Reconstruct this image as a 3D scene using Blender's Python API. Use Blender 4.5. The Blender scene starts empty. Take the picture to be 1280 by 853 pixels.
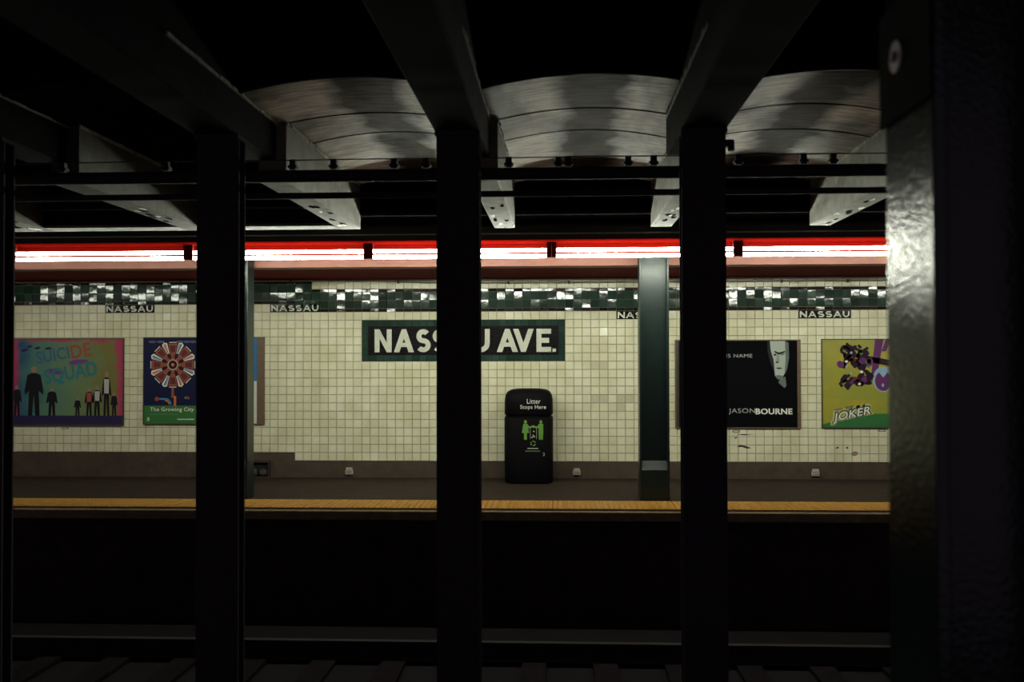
import bpy, bmesh, math, random
from mathutils import Matrix, Vector
random.seed(7)
S = bpy.context.scene
COL = S.collection
R = math.radians

# ------------------------------------------------------------------ camera
cd = bpy.data.cameras.new('camera')
cam = bpy.data.objects.new('camera', cd)
COL.objects.link(cam)
cd.sensor_fit = 'HORIZONTAL'
cd.sensor_width = 36.0
cd.lens = 1244.0 / 1280.0 * 36.0
cd.clip_start = 0.05
cd.dof.use_dof = True
cd.dof.focus_distance = 12.5
cd.dof.aperture_fstop = 2.4
cam.matrix_world = Matrix(((0.998835, 0.0028848, 0.048169, 0.0),
                           (0.0482098, -0.0163377, -0.9987036, 0.0),
                           (-0.0020941, 0.9998624, -0.0164577, 1.6),
                           (0, 0, 0, 1)))
S.camera = cam

# ------------------------------------------------------------------ world, exposure
w = bpy.data.worlds.new('underground_fill')
S.world = w
w.use_nodes = True
bg = w.node_tree.nodes['Background']
bg.inputs[0].default_value = (0.82, 0.62, 0.80, 1)
bg.inputs[1].default_value = 0.15  # added purplish fill with no visible source, lifts the dark surfaces
S.view_settings.view_transform = 'Standard'
S.view_settings.look = 'None'
S.view_settings.gamma = 1.0
S.view_settings.use_curve_mapping = False
S.view_settings.exposure = 0.0
TUBE = 74.0            # emission of a fresh fluorescent tube

# ------------------------------------------------------------------ materials
MATS = {}
def mat(name, col, rough=0.6, metal=0.0, noise=0.0, nscale=6.0, col2=None, bump=0.0, bscale=40.0,
        stretch=None, coat=0.0, spec=0.5):
    if name in MATS: return MATS[name]
    m = bpy.data.materials.new(name); m.use_nodes = True
    nt = m.node_tree; b = nt.nodes['Principled BSDF']
    b.inputs['Base Color'].default_value = (*col, 1)
    b.inputs['Roughness'].default_value = rough
    b.inputs['Metallic'].default_value = metal
    b.inputs['Coat Weight'].default_value = coat
    b.inputs['Specular IOR Level'].default_value = spec
    src = None
    if noise > 0 or bump > 0:
        g = nt.nodes.new('ShaderNodeNewGeometry'); src = g.outputs['Position']
        if stretch:
            mp = nt.nodes.new('ShaderNodeMapping'); mp.inputs['Scale'].default_value = stretch
            nt.links.new(src, mp.inputs['Vector']); src = mp.outputs[0]
    if noise > 0:
        n = nt.nodes.new('ShaderNodeTexNoise'); n.inputs['Scale'].default_value = nscale
        n.inputs['Detail'].default_value = 5; n.inputs['Roughness'].default_value = 0.65
        nt.links.new(src, n.inputs['Vector'])
        r = nt.nodes.new('ShaderNodeValToRGB')
        r.color_ramp.elements[0].position = 0.5 - 0.22; r.color_ramp.elements[1].position = 0.5 + 0.22
        c2 = col2 if col2 else tuple(c * (1 - noise) for c in col)
        r.color_ramp.elements[0].color = (*c2, 1); r.color_ramp.elements[1].color = (*col, 1)
        nt.links.new(n.outputs['Fac'], r.inputs[0]); nt.links.new(r.outputs[0], b.inputs['Base Color'])
    if bump > 0:
        n2 = nt.nodes.new('ShaderNodeTexNoise'); n2.inputs['Scale'].default_value = bscale
        n2.inputs['Detail'].default_value = 3
        nt.links.new(src, n2.inputs['Vector'])
        bp = nt.nodes.new('ShaderNodeBump'); bp.inputs['Strength'].default_value = bump
        bp.inputs['Distance'].default_value = 0.01
        nt.links.new(n2.outputs['Fac'], bp.inputs['Height']); nt.links.new(bp.outputs[0], b.inputs['Normal'])
    MATS[name] = m
    return m

def tile_mat(name, ca, cb, rough, single):
    """glazed tile: each tile its own tone (per object, or per island of a joined mesh)"""
    m = bpy.data.materials.new(name); m.use_nodes = True
    nt = m.node_tree; b = nt.nodes['Principled BSDF']
    b.inputs['Roughness'].default_value = rough
    r = nt.nodes.new('ShaderNodeValToRGB')
    r.color_ramp.elements[0].color = (*ca, 1); r.color_ramp.elements[1].color = (*cb, 1)
    if single:
        o = nt.nodes.new('ShaderNodeObjectInfo'); f = o.outputs['Random']
    else:
        o = nt.nodes.new('ShaderNodeNewGeometry'); f = o.outputs['Random Per Island']
    nt.links.new(f, r.inputs[0])
    g = nt.nodes.new('ShaderNodeNewGeometry')
    n = nt.nodes.new('ShaderNodeTexNoise'); n.inputs['Scale'].default_value = 3.0; n.inputs['Detail'].default_value = 6
    nt.links.new(g.outputs['Position'], n.inputs['Vector'])
    r2 = nt.nodes.new('ShaderNodeValToRGB')
    r2.color_ramp.elements[0].position = 0.3; r2.color_ramp.elements[1].position = 0.6
    r2.color_ramp.elements[0].color = (0.86, 0.83, 0.75, 1); r2.color_ramp.elements[1].color = (1, 1, 1, 1)
    nt.links.new(n.outputs['Fac'], r2.inputs[0])
    mx = nt.nodes.new('ShaderNodeMix'); mx.data_type = 'RGBA'; mx.blend_type = 'MULTIPLY'
    mx.inputs[0].default_value = 1.0
    nt.links.new(r.outputs[0], mx.inputs[6]); nt.links.new(r2.outputs[0], mx.inputs[7])
    nt.links.new(mx.outputs[2], b.inputs['Base Color'])
    nb = nt.nodes.new('ShaderNodeTexNoise'); nb.inputs['Scale'].default_value = 14.0; nb.inputs['Detail'].default_value = 1
    nt.links.new(g.outputs['Position'], nb.inputs['Vector'])
    bp = nt.nodes.new('ShaderNodeBump'); bp.inputs['Strength'].default_value = 0.10; bp.inputs['Distance'].default_value = 0.008
    nt.links.new(nb.outputs['Fac'], bp.inputs['Height']); nt.links.new(bp.outputs[0], b.inputs['Normal'])
    return m

CREAM_A, CREAM_B = (0.68, 0.655, 0.47), (0.76, 0.735, 0.55)
GREEN_A, GREEN_B = (0.014, 0.034, 0.025), (0.032, 0.070, 0.052)
M_cream1 = tile_mat('cream_glaze_single', CREAM_A, CREAM_B, 0.20, True)
M_cream = tile_mat('cream_glaze', CREAM_A, CREAM_B, 0.20, False)
M_green1 = tile_mat('green_glaze_single', GREEN_A, GREEN_B, 0.07, True)
M_green = tile_mat('green_glaze', GREEN_A, GREEN_B, 0.07, False)
M_black = tile_mat('black_glaze', (0.008, 0.007, 0.008), (0.02, 0.018, 0.02), 0.08, False)
M_odd = mat('replacement_tile_glaze', (0.50, 0.46, 0.32), 0.3)
M_grout = mat('grout', (0.26, 0.19, 0.11), 0.9)
M_base = mat('baseboard_concrete', (0.078, 0.052, 0.035), 0.85, noise=0.5, nscale=7, bump=0.3, bscale=60)
M_floor = mat('platform_concrete', (0.033, 0.0195, 0.0135), 0.75, spec=0.2, noise=0.5, nscale=5, bump=0.3, bscale=30)
M_yellow = mat('tactile_yellow', (0.50, 0.24, 0.025), 0.6, noise=0.35, nscale=14)
M_edge = mat('edge_timber', (0.22, 0.16, 0.08), 0.7, noise=0.5, nscale=9)
M_dark = mat('dark_concrete', (0.028, 0.026, 0.028), 1.0, spec=0.0, noise=0.5, nscale=3)  # dark base colour; the left far vaults take it for their missing light
def vault_mat():
    m = bpy.data.materials.new('vault_plaster'); m.use_nodes = True; nt = m.node_tree; b = nt.nodes['Principled BSDF']
    b.inputs['Roughness'].default_value = 0.5
    g = nt.nodes.new('ShaderNodeNewGeometry')
    def nz(scale, stretch, lo, hi, ca, cb, det=6):
        mp = nt.nodes.new('ShaderNodeMapping'); mp.inputs['Scale'].default_value = stretch; nt.links.new(g.outputs['Position'], mp.inputs[0])
        n = nt.nodes.new('ShaderNodeTexNoise'); n.inputs['Scale'].default_value = scale; n.inputs['Detail'].default_value = det; n.inputs['Distortion'].default_value = 0.4
        nt.links.new(mp.outputs[0], n.inputs['Vector'])
        r = nt.nodes.new('ShaderNodeValToRGB'); nt.links.new(n.outputs['Fac'], r.inputs[0])
        r.color_ramp.elements[0].position = lo; r.color_ramp.elements[1].position = hi
        r.color_ramp.elements[0].color = (*ca, 1); r.color_ramp.elements[1].color = (*cb, 1)
        return n.outputs['Fac'], r.outputs[0]
    nf, a = nz(1.5, (1.0, 0.45, 1.0), 0.42, 0.58, (0.30, 0.25, 0.19), (0.95, 0.88, 0.70))
    # water-stained crown: every bay has a sooty streak along its middle
    def mth(op, x, y=None):
        n = nt.nodes.new('ShaderNodeMath'); n.operation = op
        for k, v in enumerate((x, y)):
            if v is None: continue
            if isinstance(v, (int, float)): n.inputs[k].default_value = v
            else: nt.links.new(v, n.inputs[k])
        return n.outputs[0]
    sp = nt.nodes.new('ShaderNodeSeparateXYZ'); nt.links.new(g.outputs['Position'], sp.inputs[0])
    u = mth('FRACT', mth('DIVIDE', mth('ADD', sp.outputs[0], 0.535 + 1.515*8), 1.515))
    w2, _ = nz(2.6, (1.0, 1.0, 1.0), 0.4, 0.6, (0, 0, 0), (1, 1, 1))
    dd = mth('ABSOLUTE', mth('ADD', mth('SUBTRACT', u, 0.52), mth('MULTIPLY', mth('SUBTRACT', w2, 0.5), 0.30)))
    rs = nt.nodes.new('ShaderNodeValToRGB'); nt.links.new(dd, rs.inputs[0])
    rs.color_ramp.elements[0].position = 0.10; rs.color_ramp.elements[1].position = 0.20
    rs.color_ramp.elements[0].color = (0.22, 0.19, 0.16, 1); rs.color_ramp.elements[1].color = (1, 1, 1, 1)
    ms = nt.nodes.new('ShaderNodeMix'); ms.data_type = 'RGBA'; ms.blend_type = 'MULTIPLY'; ms.inputs[0].default_value = 1.0
    nt.links.new(a, ms.inputs[6]); nt.links.new(rs.outputs[0], ms.inputs[7]); a = ms.outputs[2]
    nt.links.new(mth('MULTIPLY', mth('MULTIPLY', rs.outputs[0], rs.outputs[0]), 0.30), b.inputs['Specular IOR Level'])
    f, c = nz(3.0, (1.2, 9.0, 1.0), 0.36, 0.60, (0.45, 0.42, 0.38), (1, 1, 1))
    mx = nt.nodes.new('ShaderNodeMix'); mx.data_type = 'RGBA'; mx.blend_type = 'MULTIPLY'; mx.inputs[0].default_value = 0.8
    nt.links.new(a, mx.inputs[6]); nt.links.new(c, mx.inputs[7]); nt.links.new(mx.outputs[2], b.inputs['Base Color'])
    bp = nt.nodes.new('ShaderNodeBump'); bp.inputs['Strength'].default_value = 0.35; bp.inputs['Distance'].default_value = 0.02
    nt.links.new(f, bp.inputs['Height']); nt.links.new(bp.outputs[0], b.inputs['Normal'])
    return m
M_vault = vault_mat()
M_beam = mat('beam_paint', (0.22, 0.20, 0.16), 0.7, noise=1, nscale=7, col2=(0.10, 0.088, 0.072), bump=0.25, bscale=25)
M_beamshade = mat('shaded_beam_paint', (0.10, 0.088, 0.07), 0.8, noise=1, nscale=7, col2=(0.045, 0.038, 0.03), bump=0.25, bscale=25)  # darker copy of the beam paint, carries the weak light of the left bays
M_beamdark = mat('dark_beam', (0.020, 0.018, 0.020), 0.95, spec=0.03, noise=0.5, nscale=4)  # near-black base colour of the near beams
M_arris = mat('pale_arris', (0.50, 0.48, 0.42), 0.7, noise=0.7, nscale=20)
M_colfar = mat('green_black_enamel', (0.005, 0.013, 0.011), 0.36, spec=0.5, bump=0.06, bscale=45)
M_colmid = mat('black_enamel', (0.045, 0.040, 0.045), 0.9, spec=0.02, bump=0.15, bscale=40)
M_colnear = mat('lumpy_green_black_enamel', (0.010, 0.018, 0.018), 0.15, spec=0.36, bump=0.16, bscale=80, stretch=(1.0, 0.45, 1.0))
M_pipe = mat('sooty_pipe', (0.015, 0.013, 0.014), 0.8)
M_ceil = mat('platform_ceiling_halo_red', (0.22, 0.015, 0.010), 0.8, spec=0.1, noise=0.4, nscale=4)  # red glow of the tubes put into the brown ceiling colour
M_girder = mat('girder_halo_pink', (0.42, 0.15, 0.11), 0.5, noise=0.2, nscale=6)  # pale girder with the red halation of the tubes mixed into its colour
M_hous = mat('housing_black', (0.015, 0.008, 0.009), 0.7)
M_red = mat('reflector_halo_red', (0.040, 0.0009, 0.0005), 0.9, spec=0.0)  # halation glow around the tubes painted as red on the reflector
M_socket = mat('socket_red_brown', (0.06, 0.003, 0.002), 0.7, spec=0.1)
M_cond = mat('conduit_paint', (0.42, 0.39, 0.28), 0.5, noise=0.4, nscale=12)
M_steel = mat('rail_steel', (0.03, 0.025, 0.02), 0.8, metal=0.3, noise=0.5, nscale=20)
M_railtop = mat('worn_rail_head', (0.05, 0.045, 0.045), 0.7, metal=1.0)
M_tie = mat('creosote_timber', (0.016, 0.013, 0.014), 1.0, spec=0.0, noise=0.5, nscale=15)
M_frame = mat('bronze_frame', (0.17, 0.105, 0.06), 0.45, noise=0.5, nscale=30)
M_framedk = mat('dark_frame', (0.035, 0.025, 0.02), 0.5)
M_vent = mat('galvanised_vent', (0.55, 0.52, 0.42), 0.5, noise=0.3, nscale=40)
M_bin = mat('bin_black_plastic', (0.005, 0.004, 0.005), 0.6, spec=0.05, bump=0.05, bscale=200)
M_white = mat('white_print', (0.78, 0.76, 0.68), 0.5)
M_mosaic = mat('letter_mosaic', (0.66, 0.66, 0.54), 0.35, noise=0.25, nscale=60)
M_field = tile_mat('sign_field_glaze', (0.003, 0.0025, 0.003), (0.014, 0.012, 0.013), 0.1, False)

def flat(name, col, rough=0.6): return mat('print_' + name, col, rough, spec=0.12)

# ------------------------------------------------------------------ mesh helpers (world coordinates)
def new_bm(): return bmesh.new()
def box(bm, x0, x1, y0, y1, z0, z1):
    v = [bm.verts.new(p) for p in ((x0,y0,z0),(x1,y0,z0),(x1,y1,z0),(x0,y1,z0),(x0,y0,z1),(x1,y0,z1),(x1,y1,z1),(x0,y1,z1))]
    for f in ((0,3,2,1),(4,5,6,7),(0,1,5,4),(1,2,6,5),(2,3,7,6),(3,0,4,7)): bm.faces.new([v[i] for i in f])
    return bm
def bx(*a): return box(new_bm(), *a)
def bevbox(x0, x1, y0, y1, z0, z1, r=0.008, seg=2):
    bm = bx(x0, x1, y0, y1, z0, z1)
    bmesh.ops.bevel(bm, geom=list(bm.edges), offset=r, segments=seg, affect='EDGES', profile=0.5)
    return bm
def tube(bm, pts, r, n=10, caps=True):
    rings = []
    pts = [Vector(p) for p in pts]
    for i, p in enumerate(pts):
        d = (pts[min(i+1, len(pts)-1)] - pts[max(i-1, 0)]).normalized()
        up = Vector((0, 0, 1)) if abs(d.z) < 0.9 else Vector((0, 1, 0))
        a = d.cross(up).normalized(); b = a.cross(d)
        rings.append([bm.verts.new(p + r*(math.cos(t*2*math.pi/n)*a + math.sin(t*2*math.pi/n)*b)) for t in range(n)])
    for A, B in zip(rings, rings[1:]):
        for t in range(n): bm.faces.new((A[t], A[(t+1) % n], B[(t+1) % n], B[t]))
    if caps:
        bm.faces.new(rings[0][::-1]); bm.faces.new(rings[-1])
    return bm
def prism(bm, pts, y0, y1):
    """polygon given as (x,z), extruded from y1 (back) to y0 (front, towards the camera)"""
    a = sum(p[0]*q[1]-q[0]*p[1] for p, q in zip(pts, pts[1:]+pts[:1]))
    if a < 0: pts = pts[::-1]
    F = [bm.verts.new((x, y0, z)) for x, z in pts]; B = [bm.verts.new((x, y1, z)) for x, z in pts]
    bm.faces.new(F); bm.faces.new(B[::-1])
    n = len(pts)
    for i in range(n): bm.faces.new((F[(i+1) % n], F[i], B[i], B[(i+1) % n]))
    return bm
def ell(cx, cz, rx, rz, n=24, rot=0.0):
    o = []
    for i in range(n):
        t = 2*math.pi*i/n; x, z = rx*math.cos(t), rz*math.sin(t)
        o.append((cx + x*math.cos(rot)-z*math.sin(rot), cz + x*math.sin(rot)+z*math.cos(rot)))
    return o
def obj(name, bm, m, parent=None, off=None, smooth=False):
    me = bpy.data.meshes.new(name)
    bmesh.ops.recalc_face_normals(bm, faces=bm.faces)
    bm.to_mesh(me); bm.free()
    return obj_me(name, me, m, parent, off, smooth)
def obj_me(name, me, m, parent=None, off=None, smooth=False):
    if m: me.materials.append(m)
    if off is None and parent is not None:
        off = parent.get('_o', None)
    if off is not None:
        me.transform(Matrix.Translation(-Vector(off)))
    if smooth:
        me.polygons.foreach_set('use_smooth', [True]*len(me.polygons))
    o = bpy.data.objects.new(name, me); COL.objects.link(o)
    if parent is not None: o.parent = parent
    if off is not None: o['_o'] = tuple(off); ROOTS.append(o)
    return o
ROOTS = []
def thing(name, loc, label, cat, group=None):
    o = bpy.data.objects.new(name, None); COL.objects.link(o)
    o.empty_display_size = 0.1
    o.location = loc; o['_o'] = loc; ROOTS.append(o)
    tag(o, label, cat, group)
    return o
def tag(o, label, cat, group=None):
    o['label'] = label; o['category'] = cat
    if group: o['group'] = group
    return o
def struct(name, bm, m, label=None, cat=None):
    o = obj(name, bm, m); o['kind'] = 'structure'
    if label: o['label'] = label
    if cat: o['category'] = cat
    return o
def text_mesh(body, x0, z0, wd, h, y, bold=0.0, shear=0.0, depth=0.0008, rot=0.0):
    cu = bpy.data.curves.new('t', 'FONT'); cu.body = body; cu.size = 1.0; cu.shear = shear
    cu.offset = bold; cu.resolution_u = 3; cu.space_character = 1.06; cu.extrude = 0.5
    t = bpy.data.objects.new('t', cu); COL.objects.link(t)
    dg = bpy.context.evaluated_depsgraph_get(); dg.update()
    me = bpy.data.meshes.new_from_object(t.evaluated_get(dg))
    bpy.data.objects.remove(t); bpy.data.curves.remove(cu)
    xs = [v.co.x for v in me.vertices]; ys = [v.co.y for v in me.vertices]
    ax, bx_, ay, by = min(xs), max(xs), min(ys), max(ys)
    for v in me.vertices:
        px = (v.co.x-ax)/(bx_-ax)*wd; pz = (v.co.y-ay)/(by-ay)*h
        py = y - (v.co.z+0.5)*depth
        v.co = (x0 + px*math.cos(rot)-pz*math.sin(rot), py, z0 + px*math.sin(rot)+pz*math.cos(rot))
    me.materials.clear()
    return me

XL, XR = -9.6, 7.4              # extent of the station that is built
W = 13.2                        # face of the tiled wall
PX, PZ, X0 = 0.1131, 0.1105, -2.647   # tile pitch and a tile joint
ZT, ZB = 2.212, 0.223           # top and foot of the cream field
STEP_X, STEP_T = X0 - 8*PX, X0 - 6*PX
def zshift(x): return PZ if x < STEP_X - 1e-4 else 0.0

# ------------------------------------------------------------------ large structure
wall = struct('wall_back', bx(XL, XR, W+0.006, W+0.4, -0.2, 2.7), M_grout,
              'cream tiled station wall with a dark green band across the tracks', 'wall')
floor = struct('floor', bx(XL, XR, 10.44, W+0.4, -1.3, 0.0), M_floor,
               'dark concrete floor of the far platform', 'floor')
struct('floor', bx(XL, XR, -1.5, 2.7, -1.3, 0.0), M_floor, 'dark concrete floor of the near platform', 'floor')
struct('floor', bx(XL, XR, 2.7, 10.44, -1.5, -1.2), mat('track_grime', (.016,.014,.015), 1.0, spec=0.0), 'black concrete track bed between the platforms', 'track bed')
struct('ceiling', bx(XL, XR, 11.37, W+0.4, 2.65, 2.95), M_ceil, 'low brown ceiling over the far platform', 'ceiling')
struct('ceiling', bx(XL, XR, 9.64, W+0.4, 3.02, 3.3), M_dark, 'dark slab above the platform lights', 'ceiling')
# baseboard in two lengths, stepping one tile where the wall steps
bm = bx(STEP_X, XR, W-0.012, W+0.1, -0.01, ZB); struct('baseboard_back', bm, M_base, 'brown concrete base of the wall', 'baseboard')
bm = bx(XL, STEP_X, W-0.012, W+0.1, -0.01, ZB+PZ); struct('baseboard_back', bm, M_base, 'brown concrete base of the wall, taller left stretch', 'baseboard')

# girder on the platform column line
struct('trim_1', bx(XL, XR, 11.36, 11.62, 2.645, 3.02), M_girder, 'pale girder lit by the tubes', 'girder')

# ------------------------------------------------------------------ wall tiles
def tile_mesh_bm(bm, cx, cz, wd, h, tilt, ty=0.0, depth=0.007):
    """one glazed tile: domed edge, joints recessed, sits a little out of true"""
    g, b = 0.0012, 0.003
    tx, tz = tilt
    fr, bk = [], []
    for sx, sz in ((-1,-1),(1,-1),(1,1),(-1,1)):
        x, z = sx*(wd/2-g-b), sz*(h/2-g-b)
        fr.append(bm.verts.new((cx+x, W-depth + x*tx + z*tz, cz+z)))
        x, z = sx*(wd/2-g), sz*(h/2-g)
        bk.append(bm.verts.new((cx+x, W+0.006, cz+z)))
    bm.faces.new(fr)
    for i in range(4): bm.faces.new((bk[i], bk[(i+1) % 4], fr[(i+1) % 4], fr[i]))

_mesh_cache = {}
def tile_obj(name, cx, cz, wd, h, m, tilt):
    key = (round(wd, 4), round(h, 4), m.name)
    if key not in _mesh_cache:
        bm = new_bm(); tile_mesh_bm(bm, 0, 0, wd, h, (0, 0))
        me = bpy.data.meshes.new(name); bmesh.ops.recalc_face_normals(bm, faces=bm.faces)
        bm.to_mesh(me); bm.free()
        me.transform(Matrix.Translation((0, -W, 0))); me.materials.append(m)
        _mesh_cache[key] = me
    o = bpy.data.objects.new(name, _mesh_cache[key]); COL.objects.link(o)
    o.parent = wall; o.location = (cx, W, cz)
    o.rotation_euler = (-tilt[1], 0, tilt[0])
    return o

SIGN = (X0, X0+24*PX, ZT-6*PZ, ZT-PZ)                     # big name sign
PLAQ = [(X0+k*PX, ZT-PZ+zshift(X0+k*PX)) for k in (-31, -11, 30, 51)]   # small name plates, 6 tiles wide
POST = [(-7.46, -5.885, 0.69, 1.872), (-5.615, -3.96, 0.705, 1.881), (1.51, 3.14, 0.662, 1.826), (3.409, 4.99, 0.668, 1.832)]
def covered(cx, cz):
    if SIGN[0] < cx < SIGN[1] and SIGN[2] < cz < SIGN[3]: return True
    return any(x < cx < x+6*PX and z < cz < z+PZ for x, z in PLAQ)
def hid(cx, cz):
    if any(a-0.03 < cx < b+0.03 and c-0.03 < cz < d+0.03 for a, b, c, d in POST): return True
    if -0.75 < cx < -0.06 and cz < 1.2: return True        # litter bin
    return not any(a < cx < b for a, b in ((-7.4, -4.95), (-4.2, -1.7), (-0.98, 0.98), (1.38, 1.5), (2.22, 4.3)))
ODD = {(27,6),(28,6),(27,10),(28,10),(30,10),(31,10),(30,11)}
kmin = int((XL-X0)/PX); kmax = int((XR-X0)/PX)
cells = []
for k in range(kmin, kmax):
    cx = X0+(k+0.5)*PX; sh = zshift(cx)
    for r in range(18):
        cells.append((cx, ZT - (r+0.5)*PZ + sh, k, r))
cells = [c for c in cells if not covered(c[0], c[1])]
show = sorted([c for c in cells if not hid(c[0], c[1])], key=lambda c: -c[0])[:300]
showset = {(c[2], c[3]) for c in show}
rnd = random.Random(3)
bmC = new_bm()
for cx, cz, k, r in cells:
    s = 0.009 if rnd.random() < 0.86 else 0.045
    t = (rnd.gauss(0, s), rnd.gauss(0, s))
    if (k, r) in ODD:
        tile_obj('wall_tile', cx, cz, PX, PZ, M_odd, t)['label'] = 'greyer replacement tile'
    elif (k, r) in showset: tile_obj('wall_tile', cx, cz, PX, PZ, M_cream1, t)
    else: tile_mesh_bm(bmC, cx, cz, PX, PZ, t)
bmK = new_bm()
HB = 0.045
for k in range(kmin, kmax):
    cx = X0+(k+0.5)*PX; sh = zshift(cx)
    top3 = STEP_X - 1e-4 < cx < STEP_T
    z = ZT + sh
    def tl(s=0.02): return (rnd.gauss(0, s), rnd.gauss(0, s))
    tile_mesh_bm(bmK, cx, z+HB/2, PX, HB, tl(0.03)); z += HB
    for q in range(3 if top3 else 2):
        tile_obj('green_tile', cx, z+PZ/2, PX, PZ, M_green1, tl(0.022)); z += PZ
    tile_mesh_bm(bmK, cx, z+0.02, PX, 0.04, tl()); z += 0.04
    while z < 2.645:
        h = min(PZ, 2.648-z)
        if h > 0.012: tile_mesh_bm(bmC, cx, z+h/2, PX, h, tl(0.009))
        z += PZ
o = obj('cream_tiles', bmC, M_cream, wall); o['kind'] = 'stuff'
o = obj('black_trim_tiles', bmK, M_black, wall); o['kind'] = 'stuff'
# chipped glaze, dark scars with a shape of their own
def scar(pts): 
    bm = new_bm(); prism(bm, pts, W-0.0095, W-0.002); o = obj('tile_chip', bm, M_framedk, wall)
scar([(2.31,.582),(2.40,.590),(2.52,.585),(2.40,.574)])
scar([(2.31,.42),(2.35,.446),(2.42,.436),(2.50,.405),(2.44,.398),(2.38,.418)])
scar(ell(2.30,.54,.02,.008,8,.6)); scar(ell(3.61,.411,.022,.011,8,.3)); scar(ell(3.735,.411,.016,.013,8))
obj('tile_chip', prism(new_bm(), ell(3.83,.335,.045,.03,12,.2), W-0.009, W-0.002), mat('old_adhesive', (.30,.18,.11), .8), wall)

# ------------------------------------------------------------------ mosaic lettering
def ribbon(bm, pts, wd, y0, y1):
    L, Rr = [], []
    for i, p in enumerate(pts):
        a = pts[max(i-1, 0)]; b = pts[min(i+1, len(pts)-1)]
        dx, dz = b[0]-a[0], b[1]-a[1]; l = math.hypot(dx, dz) or 1
        nx, nz = -dz/l*wd/2, dx/l*wd/2
        L.append((p[0]+nx, p[1]+nz)); Rr.append((p[0]-nx, p[1]-nz))
    for i in range(len(pts)-1):
        prism(bm, [L[i], L[i+1], Rr[i+1], Rr[i]], y0, y1)
def arc(cx, cz, rx, rz, a0, a1, n=12):
    return [(cx+rx*math.cos(R(a0+(a1-a0)*i/n)), cz+rz*math.sin(R(a0+(a1-a0)*i/n))) for i in range(n+1)]
def glyph(ch, x, z, wd, h, t, y0, y1):
    bm = new_bm(); P = lambda pts: prism(bm, [(x+a*wd, z+b*h) for a, b in pts], y0, y1)
    q = t/wd; v = t/h
    if ch == 'N':
        P([(0,0),(q,0),(q,.60),(1-q,0),(1,0),(1,1),(1-q,1),(1-q,.40),(q,1),(0,1)])
    elif ch == 'A':
        a = q*1.1; b = a*.42; cb, ct = .23, .23+v*.85
        o = lambda z: (.5-b)*z                      # outer edge at height z
        k = (.5-a)/(.5-b)                           # height where the legs meet inside
        n = lambda z: a+(.5-b)*z
        P([(0,0),(a,0),(n(cb),cb),(o(cb),cb)]); P([(1,0),(1-a,0),(1-n(cb),cb),(1-o(cb),cb)])
        P([(o(cb),cb),(1-o(cb),cb),(1-o(ct),ct),(o(ct),ct)])
        P([(o(ct),ct),(n(ct),ct),(.5,k),(.5,1),(.5-b,1)]); P([(1-o(ct),ct),(1-n(ct),ct),(.5,k),(.5,1),(.5+b,1)])
    elif ch == 'V':
        a = q*1.1; b = a*.42
        P([(0,1),(a,1),(.5,1-(.5-a)/(.5-b)),(1-a,1),(1,1),(.5+b,0),(.5-b,0)])
    elif ch == 'E':
        P([(0,0),(1,0),(1,v),(q,v),(q,.5-v/2),(.86,.5-v/2),(.86,.5+v/2),(q,.5+v/2),(q,1-v),(1,1-v),(1,1),(0,1)])
    elif ch == '.':
        P([(0,0),(1,0),(1,1),(0,1)])
    elif ch == 'U':
        r = (wd-t)/2
        pts = [(x+t/2, z+h)] + [(x+wd/2+a, z+r+t/2+b) for a, b in arc(0, 0, r, r, 180, 360, 14)] + [(x+wd-t/2, z+h)]
        ribbon(bm, pts, t, y0, y1)
    elif ch == 'S':
        rx, rz = (wd-t)/2, (h-t)/4
        cx = x+wd/2
        up = arc(cx, z+h-t/2-rz, rx*.92, rz, 35, 270, 16)
        lo = arc(cx, z+t/2+rz, rx, rz, 90, -145, 16)
        ribbon(bm, up+lo[1:], t, y0, y1)
    return bm

sg = thing('station_name_sign', (SIGN[0], W, SIGN[2]), 'large black mosaic sign reading NASSAU AVE. with green tile border', 'sign')
fb = 0.085
bm = new_bm()
nr, nc = 18, 30
for r in range(nr):
    for c in range(nc):
        fw, fh = (SIGN[1]-SIGN[0]-2*fb)/nc, (SIGN[3]-SIGN[2]-2*fb)/nr
        ox = fw/2 if r % 2 else 0
        x = SIGN[0]+fb+(c+.5)*fw; z = SIGN[2]+fb+(r+.5)*fh
        tile_mesh_bm(bm, x, z, fw, fh, (rnd.gauss(0,.02), rnd.gauss(0,.03)), depth=0.006)
o = obj('mosaic_field', bm, M_field, sg); o['kind'] = 'stuff'
obj('dark_bedding', bx(SIGN[0], SIGN[1], W+.002, W+.0075, SIGN[2], SIGN[3]), mat('dark_grout', (.012,.010,.010), .9), sg)
def border(x0, x1, z0, z1, n, horiz):
    for i in range(n):
        bm = new_bm(); tl = (rnd.gauss(0, .02), rnd.gauss(0, .02))
        if horiz:
            d = (x1-x0)/n; tile_mesh_bm(bm, x0+(i+.5)*d, (z0+z1)/2, d, z1-z0, tl)
        else:
            d = (z1-z0)/n; tile_mesh_bm(bm, (x0+x1)/2, z0+(i+.5)*d, x1-x0, d, tl)
        obj('border_tile', bm, M_green1, sg)
border(SIGN[0], SIGN[1], SIGN[2], SIGN[2]+fb, 28, True); border(SIGN[0], SIGN[1], SIGN[3]-fb, SIGN[3], 28, True)
border(SIGN[0], SIGN[0]+fb, SIGN[2]+fb, SIGN[3]-fb, 4, False); border(SIGN[1]-fb, SIGN[1], SIGN[2]+fb, SIGN[3]-fb, 4, False)
lz, lh, lt = SIGN[2]+0.122, 0.308, 0.066
for ch, a, b in (('N',.173,.402),('A',.432,.702),('S',.728,.925),('S',.948,1.145),('A',1.168,1.432),('U',1.480,1.715),
                 ('A',1.808,2.09),('V',2.025,2.30),('E',2.335,2.53)):
    obj('letter', glyph(ch, SIGN[0]+a, lz, b-a, lh, lt, W-0.011, W-0.002), M_mosaic, sg)
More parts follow.
